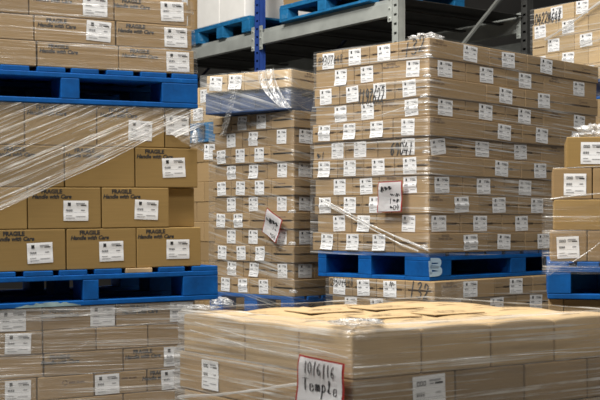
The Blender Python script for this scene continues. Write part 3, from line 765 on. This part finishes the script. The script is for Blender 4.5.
# its upper part: turned a little, pallet + one course
frT = Frame(290.5, 7.19, 57.0)
zT0 = zBt + .004
WT = frT.hit('L', 205.5, 108)[0]; UT = frT.hit('R', 345, 100)[0]
pallet(frT, 0, UT, 0, WT, zT0, 'chalky blue pallet wrapped in film, sandwiched near the top of the stack', 'blue pallets', M_PBLUE, H=.135, along='u', solid=True, ndeck=5)
zT1 = zT0 + .136; hT = (82 - 64) * 7.19 / F
dT = dict(R=[297, 324, 345], L=[297, 262, 246, 229, 208], RT=[307], LL=[(217.5, 0, -.1), (237, 0, -.05)], c=-.02)
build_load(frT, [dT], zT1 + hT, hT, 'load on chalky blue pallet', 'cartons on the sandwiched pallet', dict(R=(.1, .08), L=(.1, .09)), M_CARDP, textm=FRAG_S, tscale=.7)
wT = wrap(frT, -.02, UT, -.02, WT, zT0 + .004, zT1 + hT + .003, FILM_T, 'loose clear wrap over the chalky blue pallet and its cartons', off=.02, seed=12, amp=.012)
def swag(s, t):
    # a tail of film draped from the top edge past the pallet, ending in a curved hem
    x = 258 + 17 * s + (22 * t ** 1.9) * (1 - .3 * s); y = 71 - 3 * s + t * (36 + 4 * s)
    p = Vector(ptL(frT, x, y, -.055)); p.x -= .012 * math.sin(s * 14 + t * 3); return p
sheet(frT, swag, 16, 14, FILM_W, wT, 'film_tail')
for s_ in (.02, .45, .97): rope(wT, frT, [swag(s_, t / 6) for t in range(7)], .0035)
def swag2(s, t):
    a = Vector(ptL(frT, 274 + 14 * s, 103 + 5 * s, -.05)); 
    p = Vector(ptR(frT, 286 + 31 * s, 88 + t * (20 + 8 * math.sin(math.pi * s)), -.05)); return p
sheet(frT, swag2, 16, 10, FILM_B, wT, 'film_tail')
def swag3(s, t):
    x = 236 - 16 * t + 5 * s; y = 76 + 60 * t
    p = Vector(ptL(frT, x, y, -.06)); p.x -= .01 * math.sin(s * 12); return p
sheet(frT, swag3, 8, 14, FILM_B, wT, 'film_tail')

# ================================================================== H : stack in the gap behind
frH = Frame(232, 8.9, 44)
hH = .152; zH = frH.z(140)
nH = int((zH - .15) / hH); hH = (zH - .1512) / nH
build_load(frH, [dict(R=[232, 290], L=[232, 214.5, 203.5, 190], LL=[(206.5, .0)] if i in (0, 1) else [], c=.0) if i % 2 == 0 else dict(R=[232, 290], L=[232, 209, 196, 188], c=.004) for i in range(nH)],
           zH, hH, 'stack in gap behind', 'cartons of the stack in the gap', dict(R=(.1, .1), L=(.13, .12)), M_CARD, slots=False)
WH = frH.hit('L', 190, 140)[0]; UH = frH.hit('R', 290, 140)[0]
pallet(frH, 0, UH, 0, WH, 0, 'blue pallet on the floor under the stack in the gap', 'blue pallets', M_BLUE)
pallet(frH, -.01, UH, -.01, WH, zH + .001, 'blue pallet under torn film in the gap behind', 'blue pallets', M_BLUEO)
hH2 = .14
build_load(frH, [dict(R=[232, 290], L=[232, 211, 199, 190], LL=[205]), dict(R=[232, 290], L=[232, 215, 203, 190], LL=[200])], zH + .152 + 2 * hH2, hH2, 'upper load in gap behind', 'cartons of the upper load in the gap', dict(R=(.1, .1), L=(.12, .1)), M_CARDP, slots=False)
wrap(frH, 0, UH, 0, WH, zH + .0, zH + .25, FILM_B, 'torn milky film over the pallet in the gap behind', off=.02, seed=16, amp=.01)

# ================================================================== E : stack at the edge of the view
frE = Frame(549, 4.74, -11.5)
zE = [frE.z(y) for y in (137, 261.5)]; hE = (zE[0] - zE[1]) / 4
LE = [dict(R=[566, 655], RL=[(592, -.004)]),
      dict(R=[551.5, 592, 655], RL=[(575, -.004)]),
      dict(R=[553, 655]),
      dict(R=[549.5, 587, 655], RL=[(568, -.006)])]
def covE(i, k): return M_CARDW if i in (0, 2) else None
build_load(frE, LE, zE[0], hE, 'edge stack', 'cartons of the edge stack', dict(R=(.088, .088, True), L=(.1, .1)), M_CARD, depR=.42, lone=True, corner='frame edge', slots=False, cover=covE)
eU = frE.hit('R', 656, 280)[0] + .01
e0, e1 = us(frE, 547.5, 571, y=280)
pallet(frE, e0, eU, -.015, .75, zE[1] - .1505, 'bright blue pallet under the short edge stack, film hanging over its corner', 'blue pallets', M_BLUE, bu=[(e0, e1), ((e1 + eU) / 2 - .05, (e1 + eU) / 2 + .05), (eU - .12, eU)], along='w', base='u', bw=[(-.015, .12), (.31, .45), (.62, .75)], ndeck=4, rows=(1, 2), cross=True)
zE2 = zE[1] - .1512; hE2 = (zE2 - .1512) / 5
build_load(frE, [dict(R=[548, 563.5, 607, 655]) if i == 0 else dict(R=[548, 590, 655]) if i % 2 else dict(R=[548, 612, 655]) for i in range(5)], zE2, hE2, 'load under edge pallet', 'cartons under the edge pallet', dict(R=(.088, .088, True), L=(.1, .1)), M_CARD, depR=.42, lone=True, corner='frame edge', slots=False)
pallet(frE, frE.hit('R', 548, 300)[0], eU, 0, .75, 0, 'blue pallet on the floor under the edge stack', 'blue pallets', M_BLUE, ndeck=4)
wE = wrap(frE, e0 - .002, eU, 0, .425, lambda sd, a: zE[1] - .05 if sd in 'RLE' else zE[1] + .004, frE.z(198), FILM_FINE, 'clear wrap around the edge stack, bunched on its top', off=.016, seed=22)
bunch(frE, ((frE.hit('R', 603, 137)[0]), .10, zE[0] + .002), (.095, .08, .055), 14, parent=wE, name='film_bunch', amp=.45)
rope(wE, frE, [ptR(frE, 550, 199, -.025), ptR(frE, 575, 196, -.025), ptR(frE, 610, 193, -.025)], .005)
rope(wE, frE, [ptR(frE, 553, 168, -.025), ptR(frE, 575, 167.5, -.025), ptR(frE, 610, 166, -.025)], .003)
rope(wE, frE, [ptR(frE, 572, 262, -.03), ptR(frE, 590, 250, -.03), ptR(frE, 610, 234, -.03)], .0015)
def swE(s, t):
    p = Vector(ptR(frE, 547 + 27 * s, 260 + t * (16 * (1 - s) ** 1.2 + 1), -.035)); p.y -= .006 * math.sin(s * 11); return p
sheet(frE, swE, 12, 6, FILM_B, wE, 'film_tail')

# ================================================================== F : tall stack far behind at the upper edge
frF = Frame(532, 9.6, 44)
# its visible face is the narrow one seen on the camera side
frF = Frame(640, 8.55, 36)
def zF(px, py): return frF.hit('L', px, py)[1]
zFt = zF(534, 9.5); zF1 = zF(534, 25); hF = zFt - zF1
LF = [dict(R=[640, 720], L=[640, 613, 574, 533.5], LL=[(582, .01), (556.5, .0)], W=[('L', 547.5, 17.5, 27, .085, '0422N648', '0422N648-marked', .009)]),
      dict(R=[640, 720], L=[640, 619, 588, 558.5, 532], LL=[540, 568]),
      dict(R=[640, 720], L=[640, 606, 574, 546, 532], LL=[553.5, 586]),
      dict(R=[640, 720], L=[640, 619, 588, 558.5, 532], LL=[540, 568]),
      dict(R=[640, 720], L=[640, 606, 574, 546, 532], LL=[557, 588])]
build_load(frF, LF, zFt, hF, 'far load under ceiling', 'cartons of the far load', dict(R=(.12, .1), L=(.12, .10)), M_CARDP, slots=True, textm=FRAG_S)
UF = frF.hit('R', 720, 30)[0]; WF = frF.hit('L', 532, 30)[0]
zFb = zFt - 5 * hF
pallet(frF, 0, UF, 0, WF, zFb - .1505, 'blue pallet under the far load, behind the tall central load', 'blue pallets', M_BLUE)
nF = 5; hF2 = (zFb - .1515 - .1512) / nF
build_load(frF, [dict(R=[640, 720], L=[640, 585, 532]) for i in range(nF)], zFb - .1515, hF2, 'stack beneath far load', 'cartons beneath the far load', dict(R=(.12, .1), L=(.12, .1)), M_CARD, slots=False)
pallet(frF, 0, UF, 0, WF, 0, 'blue pallet on the floor beneath the far load', 'blue pallets', M_BLUE)
wF = wrap(frF, 0, UF, 0, WF, zFb, zFt - .002, FILM_FINE, 'clear wrap around the far load with a twisted band', off=.015, seed=27)
rope(wF, frF, [ptL(frF, 545, 40), ptL(frF, 570, 24), ptL(frF, 590, 9), ptL(frF, 612, -6)], .016)
rope(wF, frF, [ptL(frF, 580, 45), ptL(frF, 600, 39), ptL(frF, 615, 36)], .010)

# ================================================================== D : the low load nearest the camera
frD = Frame(352, 3.65, 34, tilt=.0, pitch=-.010, zpiv=.73)
zDt = frD.z(333.5); hD = (zDt - .1512) / 4
gD = 'cartons of the low nearest load'
r1 = [frD.hit('R', p, 345)[0] for p in (422, 491.5, 555)]; l1 = [frD.hit('L', p, 345)[0] for p in (298, 244, 183)]
r2 = [frD.hit('R', p, 390)[0] for p in (456, 525, 588)]; l2 = [frD.hit('L', p, 390)[0] for p in (311, 262.5, 179)]
UD, WD = 1.25, l1[-1]
def D_course(i, z0, z1, R, L):
    R = [0] + R + [UD]; L = [0] + L
    nm = ('top course', 'second course down', 'third course down', 'fourth course down')[i]; k = 0
    made = []
    for a in range(len(R) - 1):
        for b in range(len(L) - 1):
            vis = a == 0 or b == 0
            if i > 0 and not vis: continue
            if a == 0 and b == 0: where = 'corner carton'
            elif b == 0: where = 'carton, %s from near corner, wide side' % ORD[a + 1]
            elif a == 0: where = 'carton, %s from near corner, narrow side' % ORD[b + 1]
            else: where = 'inner carton, %s across and %s deep' % (ORD[a + 1], ORD[b + 1])
            lk = 'labelled ' if (i == 1 and ((a == 0 and b == 0) or (a == 0 and b == 2))) else ''
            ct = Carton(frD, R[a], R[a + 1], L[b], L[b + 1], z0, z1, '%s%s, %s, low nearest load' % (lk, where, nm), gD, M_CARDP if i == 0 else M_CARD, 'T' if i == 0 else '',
                        crown=.012 if i == 0 else 0, dent=.004, bev=.006, jit=.001, outer=('r' if b == 0 else '') + ('l' if a == 0 else ''))
            made.append((a, b, ct))
    return made
tops = D_course(0, zDt - hD, zDt, r1, l1)
mids = D_course(1, zDt - 2 * hD, zDt - hD, r2, l2)
D_course(2, zDt - 3 * hD, zDt - 2 * hD, r1, l1)
D_course(3, .1512, zDt - 3 * hD, r2, l2)
for a, b, ct in tops:
    u0, u1, w0, w1 = ct.b[:4]
    for q in (.27, .73):
        if (a * 3 + b * 5) % 4 == 1 and q > .5: continue
        o = ct.decal('printed_text', FRAG_S, 'T', (u0 + (u1 - u0) * (.5), w0 + (w1 - w0) * q), 0, off=.0135, rot=0 if (a + b) % 2 else .0)
        o.scale = (.95, .95, 1)
    if (a, b) in ((1, 2), (2, 2), (2, 1), (1, 1)):
        bm = bmesh.new(); n = 8; lx = (u1 - u0) * .8; ly = (w1 - w0) * .42
        top, bot = [], []
        for i in range(n + 1):
            x = lx * (i / n - .5); rw = []
            for j in range(5):
                t = j / 4; lift = .002 + .011 * t ** 2 * (.5 + .5 * math.sin(i * 1.3 + a * 2 + b)) * (1.0 if (a, b) == (1, 2) else .45)
                rw.append((bm.verts.new((x, ly * t, lift + .003)), bm.verts.new((x, ly * t, lift))))
            top.append(rw)
        for i in range(n):
            for j in range(4):
                p, q, r, s = top[i][j], top[i + 1][j], top[i + 1][j + 1], top[i][j + 1]
                bm.faces.new((p[0], q[0], r[0], s[0])); bm.faces.new((s[1], r[1], q[1], p[1]))
                if j == 3: bm.faces.new((r[0], r[1], s[1], s[0]))
                if j == 0: bm.faces.new((p[0], p[1], q[1], q[0]))
                if i == 0: bm.faces.new((p[0], s[0], s[1], p[1]))
                if i == n - 1: bm.faces.new((q[0], q[1], r[1], r[0]))
        bmesh.ops.recalc_face_normals(bm, faces=bm.faces)
        link('flap', mesh_bm(bm, 'flap'), M_CARDP, ct.o, Matrix.Translation((0, -(w1 - w0) * .44, zDt - ct.b[4] + .008)))
for a, b, ct in mids:
    if a == 0 and b == 0: ct.decal('shipping_label', get_label(.138, .125, 0, True), 'R', frD.hit('R', 428.5, 392)[0], frD.hit('R', 428.5, 394)[1], rot=.03)
    if a == 0 and b == 2: ct.decal('shipping_label', get_label(.125, .11, 0, True), 'L', frD.hit('L', 211, 375)[0], frD.hit('L', 211, 375)[1], rot=0)
pallet(frD, 0, UD, 0, WD, 0, 'blue pallet on the floor under the low nearest load', 'blue pallets', M_BLUE)
wD = wrap(frD, 0, UD, 0, WD, .10, zDt + .008, FILM_D, 'heavy clear wrap around the low nearest load', off=.014, seed=33, fold=.07, amp=.009, w1f=lambda z: (l1[-1] if z > zDt - hD + .03 else l2[-1]) + .004)
rope(wD, frD, [ptL(frD, 178, 397), ptL(frD, 215, 395), ptL(frD, 260, 389.5), ptL(frD, 300, 384)], .008)
rope(wD, frD, [ptL(frD, 190, 330), ptL(frD, 245, 346), ptL(frD, 300, 357), ptL(frD, 345, 366)], .003)
rope(wD, frD, [ptL(frD, 195, 322), ptL(frD, 245, 337), ptL(frD, 300, 346), ptL(frD, 348, 358)], .0025)
rope(wD, frD, [ptR(frD, 353, 368), ptR(frD, 430, 362), ptR(frD, 520, 355), ptR(frD, 605, 350)], .0025)
bunch(frD, (.09, .09, zDt + .024), (.085, .075, .012), 41, parent=wD, name='film_bunch', amp=.5)
bunch(frD, (.05, WD - .07, zDt + .024), (.045, .07, .012), 43, parent=wD, name='film_bunch', amp=.5)
sign(frD, 'L', ((299.5, 354), (344, 364), (344, 416), (296, 404)), [('10/6/16', .17, .82, .10, .33, .026), ('Temple', .14, .88, .42, .66, .030)],
     'white paper sign with red border reading 10/6/16 Temple', off=-.045)

# ================================================================== pallet racks
def rack(px, depth, n_left, name_label, right_px, depth_px, main=True):
    P0 = Vector(((px - 300) / F * depth, depth, 0)); ang = math.radians(35.7)
    r = Vector((math.sin(ang), -math.cos(ang), 0)); dd = Vector((math.cos(ang), math.sin(ang), 0))
    rx = (right_px - 300) / F; s = (rx * P0.y - P0.x) / (r.x - rx * r.y)
    M = Matrix(((r.x, dd.x, 0, P0.x), (r.y, dd.y, 0, P0.y), (0, 0, 1, 0), (0, 0, 0, 1)))
    P2 = P0 + r * s; q = (depth_px - 300) / F; dep = (q * P2.y - P2.x) / (dd.x - q * dd.y)
    return M, s, dep
MR, SR, DR = rack(260, 11.0, 1, '', 398.5, 527)
DR = min(DR, 1.6)
root = link('pallet_rack', None, None, None, MR)
tag(root, 'tall pallet rack with blue upright and grey steel beams behind the wrapped loads', 'pallet rack', 'pallet racks')
zb1 = EZ + (HZ - 30) * 11 / F; zb0 = zb1 - .145
def part(root, name, mat, boxes, label=None):
    bm = bmesh.new()
    for b in boxes: bx(bm, *b[:6], .003 if len(b) < 7 else b[6])
    o = link(name, mesh_bm(bm, name), mat, root)
    if label: o['label'] = label
    return o
def upright(root, x, y, ztop, mat, label=None):
    w = .04
    # open channel with a face, two sides and slotted holes set into the face
    bm = bmesh.new()
    bx(bm, x - w, x - .018, y - .035, y - .030, 0, ztop); bx(bm, x + .018, x + w, y - .035, y - .030, 0, ztop); 
    z = .05
    while z < ztop - .1:
        bx(bm, x - .0185, x + .0185, y - .035, y - .030, z, z + .055); z += .075
    bx(bm, x - w, x - w + .005, y - .035, y + .035, 0, ztop); bx(bm, x + w - .005, x + w, y - .035, y + .035, 0, ztop); bx(bm, x - w, x + w, y + .01, y + .015, 0, ztop)
    o = link('upright', mesh_bm(bm, 'upright'), mat, root)
    if label: o['label'] = label
def diag(root, a, b, mat, t=.016, name='brace'):
    a, b = Vector(a), Vector(b); d = b - a; bm = bmesh.new(); bx(bm, -t, t, -t * .6, t * .6, 0, d.length)
    link(name, mesh_bm(bm, name), mat, root, Matrix.Translation(a) @ d.to_track_quat('Z', 'Y').to_matrix().to_4x4())
BAY = SR; ztop = 4.6
def beam(root, x0, x1, y, z0, z1, front=True, mat=None):
    s = -1 if front else 1
    part(root, 'beam', mat or M_GALV, [(x0, x1, y - .03, y + .03, z0, z1 - .035), (x0, x1, y + (.0 if front else -.03), y + (.03 if front else 0), z1 - .0351, z1)])
    for xe, d in ((x0, 1), (x1, -1)):
        bm = bmesh.new(); a, b = sorted((xe, xe + d * .05)); bx(bm, a, b, y - .038, y - .0302, z0 - .05, z1 + .03, .002)
        for zz in (z0 - .02, z0 + .06, z1 - .01): 
            c = bmesh.ops.create_cone(bm, cap_ends=True, segments=8, radius1=.011, radius2=.009, depth=.012, matrix=Matrix.Translation(((a + b) / 2, y - .043, zz)) @ Matrix.Rotation(math.pi / 2, 4, 'X'))
        link('beam_connector', mesh_bm(bm, 'beam_connector'), mat or M_GALV, root)
for i, x in enumerate((-BAY * 1.3, 0, BAY)):
    m = M_RBLUE if i < 2 else M_GALV
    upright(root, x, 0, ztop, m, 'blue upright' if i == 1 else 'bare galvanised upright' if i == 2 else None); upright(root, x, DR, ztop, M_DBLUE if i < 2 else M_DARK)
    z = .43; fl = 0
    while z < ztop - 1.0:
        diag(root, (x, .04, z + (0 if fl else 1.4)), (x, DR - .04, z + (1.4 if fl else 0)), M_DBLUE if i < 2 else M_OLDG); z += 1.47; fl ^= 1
    part(root, 'foot_plate', M_DARK, [(x - .07, x + .07, -.07, .07, 0, .008)])
for x0, x1 in ((-BAY * 1.3 + .042, -.042), (.042, BAY - .042)):
    for z1 in (zb1,):
        beam(root, x0, x1, 0, z1 - .145, z1); beam(root, x0, x1, DR, z1 - .145, z1, False)
        n = 4
        for k in range(n):
            x = x0 + (x1 - x0) * (k + .5) / n
            if k == 0: part(root, 'shade_sheet', M_DARK, [(x0 - .036, x1 + .036, .046, DR - .046, z1 - .006, z1)])  # dark sheet added to hide the lit pallet undersides
            part(root, 'deck_crossbar', M_DARK, [(x - .03, x + .03, .031, DR - .031, z1 - .05, z1 - .036)])
# the row of racks behind
MR2 = MR @ Matrix.Translation((0, 3.1, 0))
root2 = link('pallet_rack', None, None, None, MR2); tag(root2, 'dim grey pallet rack deeper in the dark behind the blue upright', 'pallet rack', 'pallet racks')
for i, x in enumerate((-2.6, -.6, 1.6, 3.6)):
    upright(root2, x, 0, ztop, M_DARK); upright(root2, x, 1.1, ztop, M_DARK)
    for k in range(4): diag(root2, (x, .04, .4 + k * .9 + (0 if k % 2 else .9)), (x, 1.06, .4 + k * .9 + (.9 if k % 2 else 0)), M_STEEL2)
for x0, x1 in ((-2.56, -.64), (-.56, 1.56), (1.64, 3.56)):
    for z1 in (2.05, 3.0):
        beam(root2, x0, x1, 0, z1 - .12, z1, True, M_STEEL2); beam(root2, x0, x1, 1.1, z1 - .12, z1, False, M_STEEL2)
        for k in range(4):
            x = x0 + (x1 - x0) * (k + .5) / 4; part(root2, 'deck_crossbar', M_DARK, [(x - .03, x + .03, .031, 1.07, z1 - .05, z1 - .036)])
# goods on the front rack: local rack frame -> Frame-like object (x along rack to the near side, y into the rack)
class RF:
    def __init__(s, M): s.M = M; s.I = M.inverted(); s.depth = 11
    def x(s, px, z):                                           # where a sight line meets the rack front
        o = s.I @ Vector((0, 0, EZ)); rx = (px - 300) / F; d = s.I.to_3x3() @ Vector((rx, 1, 0)); t = (-.04 - o.y) / d.y; return (o + d * t).x
rf = RF(MR)
x0, x1 = rf.x(193, 0), rf.x(250, 0)
pallet(rf, x0, x1, -.05, 1.0, zb1 + .001, 'faded blue pallet on the rack beam under white cartons', 'blue pallets', M_BLUEO, base='w', ndeck=6)
xa, xm, xb = rf.x(196.5, 0), rf.x(219, 0), rf.x(244.5, 0)
zw = zb1 + .152
for k, (p, q, w0, w1) in enumerate(((xa, xm, -.04, .5), (xm, xb, -.04, .5), (xa, xm, .5, .98), (xm, xb, .5, .98))):
    Carton(rf, p, q, w0, w1, zw, zw + .62, 'large plain white carton on the rack, %s' % ('front, away from the blue upright', 'front, next to the blue upright', 'behind, away from the blue upright', 'behind, next to the blue upright')[k], 'white cartons on the rack', M_WHITE, bev=.008)
x2, x3 = rf.x(283, 0), rf.x(372, 0)
pallet(rf, x2, x3, -.08, 1.0, zb1 + .001, 'worn blue pallet on the rack beam right of the blue upright', 'blue pallets', M_BLUEO, base='u', ndeck=6, wood=M_WOOD)
for k in range(2):
    for j in range(2):
        Carton(rf, x2 + (x3 - x2) * k / 2 + .01, x2 + (x3 - x2) * (k + 1) / 2 - .01, -.05 + j * .5, .44 + j * .5, zb1 + .152, zb1 + .62, 'grey-brown carton on the worn rack pallet, %s %s' % (('front', 'back')[j], ('beside the blue upright', 'beside the bare upright')[k]), 'cartons on the worn rack pallet', M_CARD)
xl0, xl1 = rf.x(150, 0), rf.x(190, 0)
pallet(rf, xl0, x0 - .03, -.05, 1.0, zb1 + .001, 'faded blue pallet on the rack beside the white cartons, behind the topmost load', 'blue pallets', M_BLUEO, base='w')
for j in range(4):
    ct = Carton(rf, xl0 + .02, x0 - .05, -.04, .45, zw + j * .21, zw + (j + 1) * .21, 'labelled carton on the rack behind the topmost load, %s up in its column' % ORD[j + 1], 'cartons on the rack', M_CARD)
    ct.decal('shipping_label', get_label(.12, .10, 0), 'R', x0 - .17, zw + j * .21 + .11)

# ================================================================== the building
def struct(name, mat, x0, x1, y0, y1, z0, z1):
    bm = bmesh.new(); bx(bm, x0, x1, y0, y1, z0, z1); o = link(name, mesh_bm(bm, name), mat); o['kind'] = 'structure'; return o
struct('floor', M_FLOOR, -12, 12, -6, 19, -.2, 0)
struct('wall_back', M_WALL, -12, 12, 19, 19.2, 0, 7.5)
struct('ceiling', M_CEIL, -12, 12, -6, 19, 7.5, 7.7)

# ================================================================== light, world, camera
w = bpy.data.worlds.new('warehouse air'); sc.world = w; w.use_nodes = True
bg = w.node_tree.nodes['Background']; bg.inputs[0].default_value = (1.0, .97, .92, 1); bg.inputs[1].default_value = .05
def lamp(name, loc, aim, sx, sy, power, col):
    l = bpy.data.lights.new(name, 'AREA'); l.shape = 'RECTANGLE'; l.size = sx; l.size_y = sy; l.energy = power; l.color = col
    o = bpy.data.objects.new(name, l); COL.objects.link(o); o.location = loc
    o.rotation_euler = (Vector(aim) - Vector(loc)).to_track_quat('-Z', 'Y').to_euler(); return o
lamp('high_bay_or_fill_lamp', (-3.5, 2.6, 6.6), (.0, 5.8, .8), 2.2, 1.2, 690, (1, .98, .94))
lamp('high_bay_or_fill_lamp', (.4, 4.0, 7.0), (.4, 4.4, 0), 1.6, 1.6, 330, (1, .97, .92))
lamp('high_bay_or_fill_lamp', (2.8, 1.8, 6.6), (.8, 6.0, 1.0), 2.0, 1.2, 180, (1, .97, .93))
lamp('high_bay_or_fill_lamp', (-1.6, 7.2, 6.9), (-.4, 10.5, 2.6), 1.6, 1.0, 230, (1, .97, .92))  # fill lamp added to brighten the rack beam and white cartons

cam = bpy.data.cameras.new('camera'); co = bpy.data.objects.new('camera', cam); COL.objects.link(co)
co.location = (0, 0, EZ); co.rotation_euler = (math.pi / 2, 0, 0)
cam.sensor_width = 36; cam.lens = F / 600 * 36; cam.shift_y = (HZ - 200) / 600
cam.clip_start = .1; cam.clip_end = 100
cam.dof.use_dof = True; cam.dof.focus_distance = 6.2; cam.dof.aperture_fstop = 7.0
sc.camera = co
sc.view_settings.view_transform = 'Standard'; sc.view_settings.look = 'None'; sc.view_settings.gamma = 1; sc.view_settings.exposure = 0
sc.view_settings.use_curve_mapping = False
sc.cycles.transparent_max_bounces = 16
